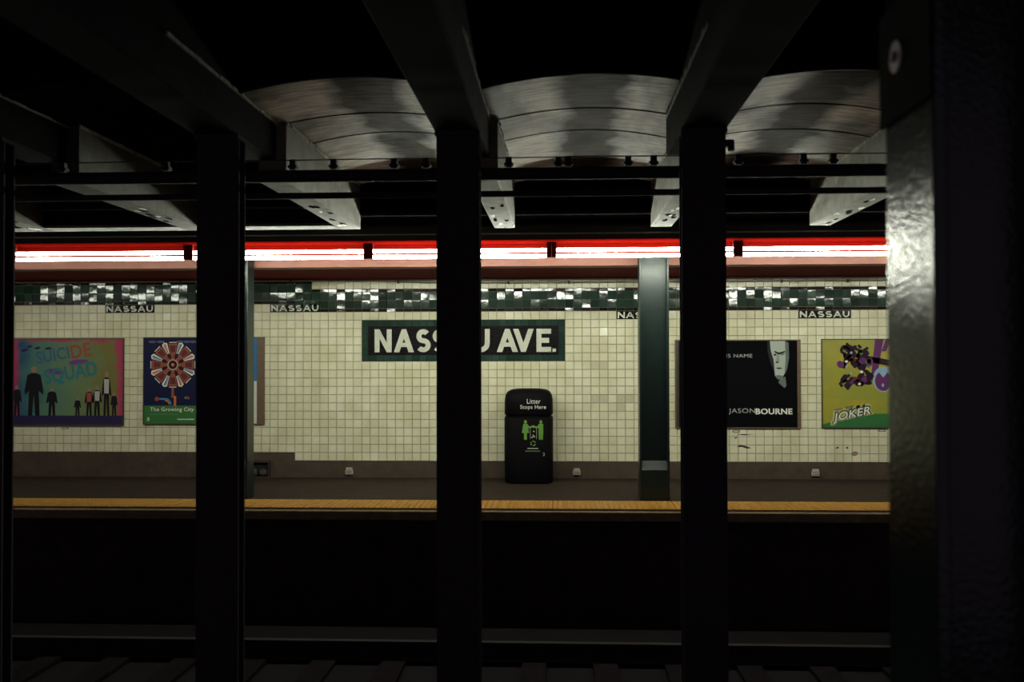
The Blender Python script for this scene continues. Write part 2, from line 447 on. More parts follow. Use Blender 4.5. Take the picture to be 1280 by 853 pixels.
obj('full_stop', glyph('.', SIGN[0]+2.548, lz, .045, .045, .04, W-0.011, W-0.002), M_mosaic, sg)

plab = ['small black NASSAU name tile above the pink-edged poster', 'small black NASSAU name tile right of the wall step, above the blue and white poster',
        'small black NASSAU name tile partly behind the platform column', 'small black NASSAU name tile between the black and yellow posters']
for (x, z), lb in zip(PLAQ, plab):
    t = thing('name_tile', (x, W, z), lb, 'sign', 'NASSAU name tiles under the green band')
    bm = new_bm()
    for i in range(3): tile_mesh_bm(bm, x+(i*2+1)*PX, z+PZ/2, 2*PX, PZ, (rnd.gauss(0,.01), rnd.gauss(0,.01)))
    obj('black_ground', bm, M_field, t)
    xx = x+0.016
    for ch, wd in zip('NASSAU', (.094,.108,.086,.086,.108,.088)):
        obj('letter', glyph(ch, xx, z+.014, wd, .082, .019, W-0.010, W-0.002), M_mosaic, t)
        xx += wd+.0145

# ------------------------------------------------------------------ track ceiling: vaults, beams, bulkhead
def vault(x0, x1, y0, y1, spring, rise, m, name='ceiling_vault', label=None):
    bm = new_bm(); nx, ny = 14, 24; V = []
    for j in range(ny+1):
        y = y0+(y1-y0)*j/ny; row = []
        for i in range(nx+1):
            u = i/nx; wob = 0.012*math.sin(y*3.1+x0*5)*math.sin(u*3.14)
            row.append(bm.verts.new((x0+(x1-x0)*u, y, spring+rise*(1-(2*u-1)**2)+wob)))
        V.append(row)
    for j in range(ny):
        for i in range(nx): bm.faces.new((V[j][i], V[j+1][i], V[j+1][i+1], V[j][i+1]))
    bmesh.ops.solidify(bm, geom=list(bm.faces), thickness=-0.06)
    o = obj(name, bm, m, None, None, True); o['kind'] = 'structure'
    if label: o['label'] = label; o['category'] = 'ceiling'
    return o
FB = [-0.535+1.515*k for k in range(-6, 6)]               # beams of the far bay
NB = [-0.637+1.53*k for k in range(-6, 6)]                 # column line and near beams
words = ['first','second','third','fourth','fifth','sixth','seventh','eighth','ninth','tenth','eleventh','twelfth']
fb_lab = {4: 'pale flaking ceiling beam ending above the radial-wheel poster', 5: 'pale flaking ceiling beam ending above the wall step',
          6: 'pale flaking ceiling beam ending above the NASSAU AVE. sign', 7: 'pale flaking ceiling beam ending above the platform column',
          8: 'pale flaking ceiling beam ending above the gap between black and yellow posters'}
for i in range(12):
    fb_lab.setdefault(i, 'pale flaking ceiling beam, %s beyond the %s of the view' % ((words[3-i] if i < 4 else words[i-9]), ('left' if i < 4 else 'right')))
VAULT = []
for i in range(len(FB)-1):
    VAULT.append(vault(FB[i], FB[i+1], 6.17, 9.66, 3.27, 0.10, M_vault if i > 4 else M_dark, label='%s plaster vault from the left over the far track' % words[i]))  # left bays: lack of light put into the dark material
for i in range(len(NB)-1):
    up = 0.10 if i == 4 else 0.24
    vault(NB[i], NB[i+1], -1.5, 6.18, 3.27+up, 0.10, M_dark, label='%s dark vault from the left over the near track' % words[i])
for i in range(len(FB)-1):                                # cross wall closing each far vault above the lights
    bm = new_bm(); n = 12
    a, b = FB[i]+0.10, FB[i+1]-0.10
    pts = [(a, 2.99), (b, 2.99)] + [(b+(a-b)*j/n, 3.30+0.1*(1-(2*j/n-1)**2)) for j in range(n+1)]
    prism(bm, pts, 9.64, 9.72)
    struct('trim_2', bm, M_dark, '%s dark bulkhead from the left under the end of a vault' % words[i], 'bulkhead')
for i in range(len(FB)-1):
    n = 14; a, b = FB[i], FB[i+1]
    pts = [(b, 3.72), (a, 3.72)] + [(a+(b-a)*j/n, 3.262+0.1*(1-(2*j/n-1)**2)) for j in range(n+1)]
    struct('trim_6', prism(new_bm(), pts, 6.14, 6.175), M_dark, 'dark step in the ceiling above the columns, %s from the left' % words[i], 'ceiling step')
    for yj in (7.05, 7.75):                                # joints across the plaster
        bm = new_bm(); L = [(a+.1+(b-a-.2)*j/n, 3.271+0.1*(1-(2*(.066+.868*j/n)-1)**2)+0.012*math.sin(yj*3.1+a*5)*math.sin((.066+.868*j/n)*3.14)) for j in range(n+1)]
        for (xa, za), (xb, zb) in zip(L, L[1:]):
            v = [bm.verts.new(p) for p in ((xa,yj,za-.004),(xb,yj,zb-.004),(xb,yj+.018,zb-.004),(xa,yj+.018,za-.004),(xa,yj,za+.01),(xb,yj,zb+.01),(xb,yj+.018,zb+.01),(xa,yj+.018,za+.01))]
            for f in ((0,3,2,1),(4,5,6,7),(0,1,5,4),(1,2,6,5),(2,3,7,6),(3,0,4,7)): bm.faces.new([v[k] for k in f])
        obj('plaster_joint', bm, M_dark, VAULT[i])
for i, x in enumerate(FB):
    t = thing('ceiling_beam', (x, 8.3, 2.86), fb_lab[i], 'beam', 'beams above the far track')
    bm = bevbox(x-0.1, x+0.1, 7.0, 9.66, 2.86, 3.45, 0.006, 1); obj('beam_casing', bm, M_beam if i > 4 else M_beamshade, t)
    # pale ragged edge where casing meets vault
    for s in (-1, 1):
        bm = new_bm(); rr = random.Random(i*7+s); y = 7.0
        L = []
        while y < 9.6:
            L.append((y, rr.uniform(.006, .02))); y += .09
        for (ya, wa), (yb, wb) in zip(L, L[1:]):
            box(bm, x+s*0.1-(wa if s < 0 else 0), x+s*0.1+(wa if s > 0 else 0), ya, yb, 3.262, 3.285)
        obj('pale_edge', bm, M_arris, t)
    # patches of lost paint on the soffit
    rr = random.Random(40+i)
    for q in range(8):
        yy = rr.uniform(8.1, 9.5); xx = x+rr.uniform(-.07, .06)
        pts = [(xx+rr.uniform(.012,.028)*math.cos(a), yy+rr.uniform(.03,.1)*math.sin(a)) for a in [k*math.pi/4 for k in range(8)]]
        bm = new_bm(); A = [bm.verts.new((p[0], p[1], 2.858)) for p in pts]; B = [bm.verts.new((p[0], p[1], 2.862)) for p in pts]
        bm.faces.new(A[::-1]); bm.faces.new(B)
        for k in range(8): bm.faces.new((A[k], A[(k+1) % 8], B[(k+1) % 8], B[k]))
        obj('bare_patch', bm, M_dark if q % 3 else M_white, t)
for i, x in enumerate(NB):
    t = thing('ceiling_beam', (x, 3, 3.015), '%s black ceiling beam from the left above the near track' % words[i], 'beam', 'beams above the near track')
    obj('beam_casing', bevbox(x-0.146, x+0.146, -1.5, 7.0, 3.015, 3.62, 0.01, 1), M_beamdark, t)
    for s in (-1, 1):
        bm = new_bm(); rr = random.Random(i*11+s); y = 5.0
        while y < 6.95:
            wv = rr.uniform(.004, .014); x1 = x+s*0.146
            box(bm, min(x1, x1+s*wv), max(x1, x1+s*wv), y, y+.08, 3.262, 3.282); y += .08
        obj('pale_edge', bm, M_arris, t)
# flange strips of the stringers in the left bays
for i in range(0, 5):
    a, b = FB[i]+0.1, FB[i+1]-0.1
    bm = bx(a, b, 9.38, 9.64, 2.86, 2.885); o = struct('trim_3', bm, M_beam, '%s stringer from the left under the dark bays' % words[i], 'stringer')
    obj('stringer_web', bx(a, b, 9.36, 9.40, 2.885, 3.32), M_dark, o)
    obj('stringer_angle', bx(a, b, 9.30, 9.36, 3.02, 3.032), M_beam, o)

# ------------------------------------------------------------------ columns
def h_column(name, x, y0, y1, wd, ztop, z0, m, label, group, flange_x=True, th=0.022):
    t = thing(name, (x, (y0+y1)/2, z0), label, 'column', group)
    a, b = x-wd/2, x+wd/2
    if flange_x:
        obj('flange', bevbox(a, a+th, y0, y1, z0, ztop, .004, 1), m, t); obj('flange', bevbox(b-th, b, y0, y1, z0, ztop, .004, 1), m, t)
        obj('web', bx(a+th, b-th, (y0+y1)/2-.01, (y0+y1)/2+.01, z0, ztop), m, t)
    else:
        obj('flange', bevbox(a, b, y0, y0+th, z0, ztop, .004, 1), m, t); obj('flange', bevbox(a, b, y1-th, y1, z0, ztop, .004, 1), m, t)
        obj('web', bx(x-.01, x+.01, y0+th, y1-th, z0, ztop), m, t)
    return t
mid_lab = {0:'black steel column standing between the tracks beyond the left edge', 1:'black steel column between the tracks, second from the far left',
           2:'black steel column between the tracks, third from the far left', 3:'black steel column between the tracks at the left picture edge',
           4:'black steel column between the tracks beside the radial-wheel poster', 5:'black steel column between the tracks in front of the NASSAU AVE. sign',
           6:'black steel column between the tracks in front of the black poster', 7:'black steel column between the tracks hidden behind the near column'}
for i, x in enumerate(NB):
    if i < 2 or i > 9: continue
    t = h_column('steel_column', x, 6.2, 6.34, 0.272, 3.015, -1.2, M_colmid,
             mid_lab.get(i, 'black steel column between the tracks, %s from the left' % words[i]), 'columns between the tracks', False)
    obj('cap_plate', bx(x-.142, x+.142, 6.17, 6.37, 2.99, 3.015), M_colmid, t)
    obj('base_plate', bx(x-.2, x+.2, 6.12, 6.42, -1.2, -1.16), M_colmid, t)
    bm = new_bm()
    for zz in [2.55+.1*k for k in range(4)]:
        for s in (-1, 1):
            tube(bm, [(x+s*.1, 6.2, zz), (x+s*.1, 6.188, zz)], .016, 8)
    obj('rivets', bm, M_colmid, t)
for x, lb in ((1.047, 'dark green platform column rising to the tubes right of the litter bin'),
              (-3.70, 'dark green platform column mostly hidden behind a black track column'),
              (5.80, 'dark green platform column behind the near column'), (-8.45, 'dark green platform column far left on the platform')):
    t = h_column('platform_column', x, 11.12, 11.36, 0.328, 3.02, 0.0, M_colfar, lb, 'columns on the far platform')
    # infill between the flanges at the foot, with a sloped top
    bm = new_bm(); a, b = x-.142, x+.142
    v = [bm.verts.new(p) for p in ((a,11.125,0),(b,11.125,0),(b,11.23,0),(a,11.23,0),(a,11.125,.345),(b,11.125,.345),(b,11.23,.44),(a,11.23,.44))]
    for f in ((0,3,2,1),(4,5,6,7),(0,1,5,4),(1,2,6,5),(2,3,7,6),(3,0,4,7)): bm.faces.new([v[k] for k in f])
    obj('foot_infill', bm, M_colfar, t)
# near column
t = h_column('near_column', 0.927, 2.1, 2.4, 0.304, 3.3, 0.0, M_colnear, 'large dark column close to the camera at right with lumpy glossy paint', None, True, 0.03)
pl = obj('sign_plate', bevbox(.766, .775, 2.085, 2.415, 2.14, 2.41, .003, 1), mat('plate_black', (.006,.006,.007), .9, spec=.02), t)
bm = new_bm(); tube(bm, [(.766, 2.29, 2.281), (.761, 2.29, 2.281)], .036, 20); obj('bolt_washer', bm, mat('worn_bolt', (.55,.47,.45), .35, metal=.3), pl)
bm = new_bm(); tube(bm, [(.761, 2.29, 2.281), (.753, 2.29, 2.281)], .012, 8); obj('bolt_head', bm, M_framedk, pl)

# ------------------------------------------------------------------ pipes under the beams
YP = 6.56
t = thing('overhead_pipe', (0, YP, 2.80), 'thick black pipe running behind the track columns below the vaults', 'pipe')
obj('pipe', tube(new_bm(), [(XL, YP, 2.815), (XR, YP, 2.815)], .041, 14), M_pipe, t, None, True)
t2 = thing('overhead_conduit', (0, YP, 2.68), 'thinner black conduit running below the thick pipe', 'pipe')
obj('pipe', tube(new_bm(), [(XL, YP, 2.683), (XR, YP, 2.683)], .021, 10), M_pipe, t2, None, True)
t3 = thing('messenger_wire', (0, YP, 2.9), 'thin wire strung on clamps above the thick pipe', 'wire')
obj('wire', tube(new_bm(), [(XL+.76*k, YP, 2.921+(.004 if k % 2 else 0)) for k in range(23)], .0042, 6), M_pipe, t3)
for xb in (-5.9,-5.1,-4.4,-3.3,-2.6,-2.3,-1.75,-1.48,-1.08,-.87,-.33,-.007,.055,.443,.608,1.15,1.563,1.75,2.6,3.4,4.2):
    bm = bx(xb*1.017-.02, xb*1.017+.02, YP-.02, YP+.02, 2.857, 2.925)
    c = obj('wire_clamp', bm, M_pipe, t3)
    bm = bx(xb*1.017-.03, xb*1.017+.03, YP-.027, YP+.027, 2.868, 2.885); obj('clamp_collar', bm, M_pipe, c)
t4 = thing('column_bracket', (1.07, 6.3, 2.93), 'small black bracket on the track column beside the black poster', 'bracket')
obj('arm', bx(1.02, 1.085, 6.28, 6.34, 2.925, 2.965), M_pipe, t4); obj('insulator', tube(new_bm(), [(1.08, 6.31, 2.90), (1.08, 6.31, 2.965)], .022, 10), M_pipe, t4)

# ------------------------------------------------------------------ fluorescent fixtures
def emis(name, strength):
    if name in MATS: return MATS[name]
    m = bpy.data.materials.new(name); m.use_nodes = True; nt = m.node_tree
    b = nt.nodes['Principled BSDF']; b.inputs['Base Color'].default_value = (.8, .8, .8, 1)
    b.inputs['Emission Color'].default_value = (0.94, 1.0, 0.83, 1); b.inputs['Emission Strength'].default_value = strength
    MATS[name] = m; return m
FX = -0.086; FL = 1.94
fl_lab = ['lit fluorescent fixture second beyond the left edge', 'lit fluorescent fixture beyond the left edge', 'lit double-tube fixture above the pink-edged poster',
          'lit double-tube fixture above the wall step', 'lit double-tube fixture above the NASSAU AVE. sign',
          'lit double-tube fixture meeting the platform column', 'lit double-tube fixture above the yellow poster', 'lit fluorescent fixture beyond the right edge']
fstr = [.4, .4, .46, .95, 1.1, 1.1, .95, .8]
for q, k in enumerate(range(-5, 3)):
    k += 1
    a, b = FX+(k-1)*FL, FX+k*FL
    t = thing('fluorescent_fixture', ((a+b)/2, 10.4, 2.82), fl_lab[q], 'light fixture', 'fluorescent fixtures over the platform edge')
    em = emis('tube_glow_%d' % int(fstr[q]*100), TUBE*fstr[q])
    hs = obj('housing', bx(a+.001, b-.001, 10.2, 10.66, 2.818, 2.94), M_hous, t)
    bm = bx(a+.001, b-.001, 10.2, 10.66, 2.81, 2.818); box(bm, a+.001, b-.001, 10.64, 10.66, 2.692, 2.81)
    obj('reflector', bm, M_red, t)  # back plate drops behind the tubes so the painted glow shows between them
    for z in (2.666, 2.727):
        obj('tube', tube(new_bm(), [(a+.052, 10.45, z), (b-.052, 10.45, z)], .019, 12), em, t, None, True)
    for s, x in ((1, a), (-1, b)):
        bm = bx(min(x+s*.002, x+s*.05), max(x+s*.002, x+s*.05), 10.43, 10.47, 2.65, 2.81)
        obj('socket', bm, M_socket, t)

o = obj('thin_conduit', tube(new_bm(), [(XL, 9.9, 2.835), (XR, 9.9, 2.835)], .007, 8), M_cond, None)
tag(o, 'thin pale conduit just above the row of fluorescent fixtures', 'conduit')
# ------------------------------------------------------------------ platform edge
NP = 1.3
for i in range(-7, 6):
    a = -0.082+i*NP; b = a+NP
    lb = '%s yellow tactile panel from the left picture edge' % words[i+5] if -5 <= i <= 2 else 'yellow tactile panel outside the picture, %s past the %s' % ((words[-6-i], 'left') if i < 0 else (words[i-3], 'right'))
    t = thing('tactile_panel', (a, 10.46, 0), lb, 'tactile paving', 'yellow tactile panels along the far platform edge')
    obj('panel', bx(a+.004, b-.004, 10.47, 11.06, 0.0, .012), M_yellow, t)
    bm = new_bm()
    for u in range(21):
        for v in range(9):
            cx, cy = a+.05+u*.06, 10.51+v*.0625
            lo = [bm.verts.new((cx+.018*math.cos(g*math.pi/3), cy+.018*math.sin(g*math.pi/3), .012)) for g in range(6)]
            hi = [bm.verts.new((cx+.011*math.cos(g*math.pi/3), cy+.011*math.sin(g*math.pi/3), .018)) for g in range(6)]
            bm.faces.new(hi)
            for g in range(6): bm.faces.new((lo[g], lo[(g+1) % 6], hi[(g+1) % 6], hi[g]))
    o = obj('domes', bm, M_yellow, t); o['kind'] = 'stuff'
struct('trim_5', bevbox(XL, XR, 10.35, 10.438, -.10, -.004, .006, 1), M_edge, 'tan rubbing board along the far platform edge', 'edging')

# ------------------------------------------------------------------ tracks
def rail(y, lb):
    t = thing('running_rail', (0, y, -1.18), lb, 'rail')
    prof = [(-.07,0),(.07,0),(.07,.015),(.012,.035),(.012,.11),(.036,.125),(.036,.155),(-.036,.155),(-.036,.125),(-.012,.11),(-.012,.035),(-.07,.015)]
    bm = new_bm(); A = [bm.verts.new((XL, y+p, -1.16+q)) for p, q in prof]; B = [bm.verts.new((XR, y+p, -1.16+q)) for p, q in prof]
    bm.faces.new(A); bm.faces.new(B[::-1])
    for i in range(12): bm.faces.new((A[i], A[(i+1) % 12], B[(i+1) % 12], B[i]))
    obj('rail_body', bm, M_steel, t)
    obj('worn_head', bx(XL, XR, y-.034, y+.034, -1.006, -1.002), M_railtop, t)
rail(9.13, 'running rail of the far track nearest the far platform'); rail(7.69, 'running rail of the far track nearest the columns')
rail(5.05, 'running rail of the near track nearest the columns'); rail(3.61, 'running rail of the near track nearest the camera')
for y in (8.41, 4.33):
    for k in range(26):
        x = XL+.4+k*.64
        o = obj('timber_tie', bx(x-.11, x+.11, y-1.2, y+1.2, -1.21, -1.16), M_tie, None)
        tag(o, 'dark timber tie under the rails of the %s track' % ('far' if y > 6 else 'near'), 'tie', 'timber ties of the %s track' % ('far' if y > 6 else 'near'))

# ------------------------------------------------------------------ wall fittings
t = thing('wall_conduit', (0, W, 2.6), 'thin painted conduit along the top of the tiled wall', 'conduit')
pts = [(XL, 13.16, 2.628), (-4.0, 13.16, 2.632), (-2.9, 13.16, 2.632), (-2.4, 13.16, 2.622), (-1.9, 13.16, 2.604), (-1.4, 13.16, 2.594), (0, 13.16, 2.59), (2, 13.16, 2.594), (XR, 13.16, 2.60)]
obj('pipe', tube(new_bm(), pts, .011, 8), M_cond, t, None, True)
for x in (-6.5, -5.1, -3.6, -2.15, -.68, .12, 2.9, 3.75):
    z = 2.632 if x < -2.9 else (2.612 if x < -2 else 2.593)
    obj('strap', bx(x-.012, x+.012, 13.145, W-.004, z-.022, z+.018), M_framedk, t)
for x, lb in ((-2.81, 'left of the litter bin, near the wall step'), (.215, 'just right of the litter bin'), (3.32, 'below the gap between the black and yellow posters')):
    t = thing('baseboard_vent', (x, W-.012, .05), 'pale wall-base vent ' + lb, 'vent', 'small vents in the wall base')
    obj('body', bevbox(x-.05, x+.05, W-.05, W-.012, .045, .11, .006, 1), M_vent, t)
    obj('hood', bx(x-.04, x+.04, W-.055, W-.012, .115, .135), M_vent, t)
    for k in range(2): obj('slat', bx(x-.04, x+.04, W-.054, W-.049, .062+.024*k, .07+.024*k), M_framedk, t)
t = thing('wall_niche_box', (-4.03, W-.02, 0), 'dark open box with grey bundles at the wall foot beside the track column', 'box')
obj('rim', box(box(box(bx(-4.18, -3.885, W-.06, W-.012, .20, .225), -4.18, -3.885, W-.06, W-.012, 0, .015), -4.18, -4.165, W-.06, W-.012, .015, .20), -3.90, -3.885, W-.06, W-.012, .015, .20), M_framedk, t)
obj('dark_back', bx(-4.165, -3.90, W-.02, W-.013, .015, .20), mat('niche_black', (.004,.004,.004), .9), t)
for i, (x, r_) in enumerate(((-4.10, .055), (-3.965, .05))):
    bm = new_bm(); bmesh.ops.create_icosphere(bm, subdivisions=2, radius=1.0)
    rr = random.Random(i)
    for v in bm.verts: v.co = Vector((x+v.co.x*r_*1.15*rr.uniform(.9,1.1), W-.05+v.co.y*.028, .07+v.co.z*r_*rr.uniform(.9,1.08)))
    obj('bundle', bm, mat('grey_cloth', (.05,.038,.03), .9), t, None, True)
for x, z, lb in ((-6.697, .655, 'pink-edged poster'), (2.303, .625, 'black poster'), (4.182, .637, 'yellow poster')):
    t = thing('poster_tag', (x, W, z), 'small grey plate on the tiles below the ' + lb, 'plate', 'small plates below the posters')
    obj('plate', bevbox(x-.048, x+.048, W-.014, W-.006, z-.014, z+.014, .003, 1), mat('tag_grey', (.17,.15,.12), .5), t)
    obj('print_line', bx(x-.03, x+.03, W-.0148, W-.0138, z-.004, z+.004), M_white, t)

# ------------------------------------------------------------------ posters
def poster(name, rect, label, frame_mat, fw, bgmat, frame_r=None):
    x0, x1, z0, z1 = rect
    t = thing(name, (x0, W, z0), label, 'poster')
    fr = frame_r if frame_r is not None else fw
    d0, d1 = W-.034, W-.006
    obj('frame_rail', bx(x0, x1, d0, d1, z1-fw, z1), frame_mat, t); obj('frame_rail', bx(x0, x1, d0, d1, z0, z0+fw), frame_mat, t)
    obj('frame_stile', bx(x0, x0+fw, d0, d1, z0+fw, z1-fw), frame_mat, t); obj('frame_stile', bx(x1-fr, x1, d0, d1, z0+fw, z1-fw), frame_mat, t)
    if bgmat: obj('print_sheet', bx(x0+fw, x1-fr, W-.026, W-.006, z0+fw, z1-fw), bgmat, t)
    return t
YF = W-.026
def pr(t, name, pts, m, lay=1):
    o = t['_o']
    bm = new_bm(); prism(bm, [(o[0]+a, o[2]+b) for a, b in pts], YF-.0006*lay, YF-.0006*(lay-1)); return obj(name, bm, m, t)
def txt(t, name, body, a, b, wd, h, m, lay=2, bold=0.0, shear=0.0, rot=0.0):
    o = t['_o']; me = text_mesh(body, o[0]+a, o[2]+b, wd, h, YF-.0006*(lay-1), bold, shear, .0006, R(rot)); return obj_me(name, me, m, t)

# 1: pink-edged green poster
def splash_mat():
    m = bpy.data.materials.new('print_pink_green'); m.use_nodes = True; nt = m.node_tree; b = nt.nodes['Principled BSDF']
    b.inputs['Roughness'].default_value = .6; b.inputs['Specular IOR Level'].default_value = .12
    tc = nt.nodes.new('ShaderNodeTexCoord'); sp = nt.nodes.new('ShaderNodeSeparateXYZ'); nt.links.new(tc.outputs['Object'], sp.inputs[0])
    nz = nt.nodes.new('ShaderNodeTexNoise'); nz.inputs['Scale'].default_value = 3.5; nz.inputs['Detail'].default_value = 6; nt.links.new(tc.outputs['Object'], nz.inputs['Vector'])
    def mth(op, a, bb=None, c=None):
        n = nt.nodes.new('ShaderNodeMath'); n.operation = op
        for i, v in enumerate((a, bb, c)):
            if v is None: continue
            if isinstance(v, (int, float)): n.inputs[i].default_value = v
            else: nt.links.new(v, n.inputs[i])
        return n.outputs[0]
    x, z = sp.outputs[0], sp.outputs[2]
    ex = mth('ABSOLUTE', mth('SUBTRACT', mth('DIVIDE', x, 1.575), .5))
    ez = mth('MULTIPLY', mth('SUBTRACT', mth('DIVIDE', z, 1.18), .5), .93)
    e = mth('MAXIMUM', ex, ez); e = mth('ADD', e, mth('MULTIPLY', mth('SUBTRACT', nz.outputs['Fac'], .5), .14))
    r = nt.nodes.new('ShaderNodeValToRGB'); nt.links.new(e, r.inputs[0])
    r.color_ramp.elements[0].position = .415; r.color_ramp.elements[0].color = (0, 0, 0, 1); r.color_ramp.elements[1].position = .455; r.color_ramp.elements[1].color = (1, 1, 1, 1)
    g = nt.nodes.new('ShaderNodeValToRGB'); nt.links.new(mth('ADD', mth('DIVIDE', x, 1.575), mth('MULTIPLY', mth('SUBTRACT', nz.outputs['Fac'], .5), .5)), g.inputs[0])
    g.color_ramp.elements[0].position = .05; g.color_ramp.elements[0].color = (.02, .07, .16, 1)
    g.color_ramp.elements[1].position = .9; g.color_ramp.elements[1].color = (.17, .155, .045, 1)
    e2 = g.color_ramp.elements.new(.28); e2.color = (.085, .19, .14, 1); e3 = g.color_ramp.elements.new(.6); e3.color = (.14, .21, .105, 1)
    mx = nt.nodes.new('ShaderNodeMix'); mx.data_type = 'RGBA'; nt.links.new(r.outputs[0], mx.inputs[0]); nt.links.new(g.outputs[0], mx.inputs[6]); mx.inputs[7].default_value = (.38, .04, .10, 1)
    nt.links.new(mx.outputs[2], b.inputs['Base Color']); return m
P1 = poster('wide_poster', POST[0], 'wide poster with pink edges, green ground and a row of dark figures', M_framedk, .012, splash_mat())
F_navy, F_teal, F_purp, F_redp = flat('navy', (.03,.02,.07)), flat('teal', (.03,.17,.20)), flat('purple', (.16,.05,.22)), flat('brick', (.34,.07,.05))
pr(P1, 'title_band', [(.014,.014),(1.56,.014),(1.56,.135),(.014,.135)], F_navy)
txt(P1, 'title_lettering', 'SUICI', .38, .83, .46, .17, flat('slate_blue', (.05,.12,.22)), 3, .02, 0, 10)
txt(P1, 'title_lettering', 'DE', .86, .90, .28, .185, F_redp, 3, .02, 0, 10)
txt(P1, 'title_lettering', 'SQUAD', .50, .52, .74, .24, F_teal, 3, .03, 0, 10)
for a, b, c, d, rt, m in ((.20,1.02,.05,.02,.2,F_navy),(.38,1.05,.045,.018,.2,F_navy),(.27,1.07,.04,.016,.3,F_navy),(.53,1.045,.05,.016,.1,F_navy),(.95,.86,.14,.035,.1,F_purp),(.62,.73,.14,.04,-.1,F_purp)):
    pr(P1, 'brush_mark', ell(a, b, c, d, 12, rt), m, 2)
F_fig, F_skin = flat('figure_black', (.012,.010,.014)), flat('skin', (.30,.17,.11))
def figure(cx, h, wd, m=F_fig, top=None):
    z = .135
    pts = [(-.42,0),(-.12,0),(-.02,.42),(.10,0),(.40,0),(.34,.5),(.62,.42),(.66,.5),(.46,.82),(.15,.86),(-.15,.86),(-.46,.82),(-.66,.5),(-.62,.42),(-.34,.5)]
    f = pr(P1, 'figure', [(cx+a*wd, z+b*h) for a, b in pts], m, 3)
    pr(P1, 'figure_head', ell(cx, z+.93*h, .16*wd+.008, .07*h, 10), F_skin, 3)
    if top: pr(P1, 'figure_shirt', [(cx-.3*wd, z+.5*h), (cx+.3*wd, z+.5*h), (cx+.36*wd, z+.82*h), (cx-.36*wd, z+.82*h)], top, 4)
for a, h, wd, tp in ((.10,.41,.10,None),(.335,.67,.20,None),(.585,.38,.12,None),(.94,.24,.075,None),(1.10,.375,.095,F_redp),(1.21,.40,.10,flat('vest',(.42,.40,.38))),(1.34,.60,.10,flat('vest',(.42,.40,.38))),(1.445,.31,.075,None)):
    figure(a, h, wd, F_fig, tp)

# 2: double frame with two upright sheets
P2 = poster('wheel_poster', (-5.615, -4.845, .705, 1.881), 'upright dark blue poster with a radial wheel over a green strip', M_framedk, .012, flat('night_blue', (.010,.012,.045)))
pw = .77
pr(P2, 'green_strip', [(.013,.013),(pw-.013,.013),(pw-.013,.255),(.013,.255)], flat('leaf_green', (.045,.16,.045)))
txt(P2, 'title_lettering', 'The Growing City', .095, .165, .60, .066, M_white, 3, .008)
txt(P2, 'small_lettering', '3', .055, .05, .03, .045, M_white, 3, .03)
pr(P2, 'small_line', [(.47,.065),(.70,.065),(.70,.077),(.47,.077)], M_white, 2)
pr(P2, 'small_line', [(.10,.135),(.48,.135),(.48,.142),(.10,.142)], flat('pale_green', (.14,.26,.12)), 2)
cx, cz = .405, .805
F_rust, F_oran, F_blue, F_sand = flat('rust', (.30,.085,.055)), flat('orange', (.62,.17,.05)), flat('sky', (.08,.25,.38)), flat('sand', (.50,.33,.20))
F_hole = flat('dark_hole', (.02,.01,.02)); F_dkrust = flat('dark_rust', (.13,.03,.025))
for k in range(8):
    a = k*math.pi/4
    rot = lambda p, a=a: (cx+p[0]*math.cos(a)-p[1]*math.sin(a), cz+p[0]*math.sin(a)+p[1]*math.cos(a))
    pr(P2, 'wheel_blade', [rot(p) for p in ((.07,-.022),(.285,-.062),(.285,.062),(.07,.022))], F_rust, 2)
    pr(P2, 'blade_inlay', [rot(p) for p in ((.17,-.026),(.26,-.042),(.26,.042),(.17,.026))], F_dkrust, 3)
    pr(P2, 'blade_tip', [rot(p) for p in ((.296,-.05),(.306,-.05),(.306,.05),(.296,.05))], M_white, 2)
for k in range(8):
    a = k*math.pi/4+math.pi/8
    rot = lambda p, a=a: (cx+p[0]*math.cos(a)-p[1]*math.sin(a), cz+p[0]*math.sin(a)+p[1]*math.cos(a))
    pr(P2, 'wheel_petal', [rot(p) for p in ((.16,-.016),(.30,-.038),(.322,0),(.30,.038),(.16,.016))], M_white, 2)
    pr(P2, 'petal_stripe', [rot(p) for p in ((.16,-.007),(.30,-.015),(.305,.013),(.16,.006))], (F_oran, F_blue)[k % 2], 3)
    pr(P2, 'petal_stripe', [rot(p) for p in ((.17,.008),(.29,.016),(.29,.026),(.17,.013))], (F_blue, F_rust)[k % 2], 3)
    pr(P2, 'wheel_hole', ell(*rot((.12, 0)), .026, .026, 12), F_hole, 3)
pr(P2, 'wheel_hub', ell(cx, cz, .075, .075, 24), F_sand, 4); pr(P2, 'wheel_hub', ell(cx, cz, .058, .058, 24), F_hole, 5); pr(P2, 'wheel_hub', ell(cx, cz, .022, .022, 16), F_oran, 6)
pr(P2, 'wheel_stem', [(.385,.36),(.425,.36),(.422,.50),(.39,.50)], F_rust, 2); pr(P2, 'wheel_stem', [(.42,.255),(.452,.255),(.452,.385),(.42,.385)], F_oran, 3)
ol = P2['_o']
bm = new_bm(); ribbon(bm, [(ol[0]+a, ol[2]+b) for a, b in [(.20,.345),(.30,.345)]+arc(.31,.27,.07,.075,90,0,8)], .022, YF-.0012, YF-.0006); obj('curved_pipe', bm, F_blue, P2)
bm = new_bm(); ribbon(bm, [(ol[0]+a, ol[2]+b) for a, b in [(.30,.322)]+arc(.31,.27,.047,.052,90,0,8)], .018, YF-.0012, YF-.0006); obj('curved_pipe', bm, F_oran, P2)
pr(P2, 'small_shape', ell(.19,.345,.03,.03,12), F_redp, 2); pr(P2, 'small_shape', ell(.61,.36,.03,.018,12,-.4), F_redp, 2); pr(P2, 'small_shape', ell(.58,.36,.016,.018,12), F_blue, 2)
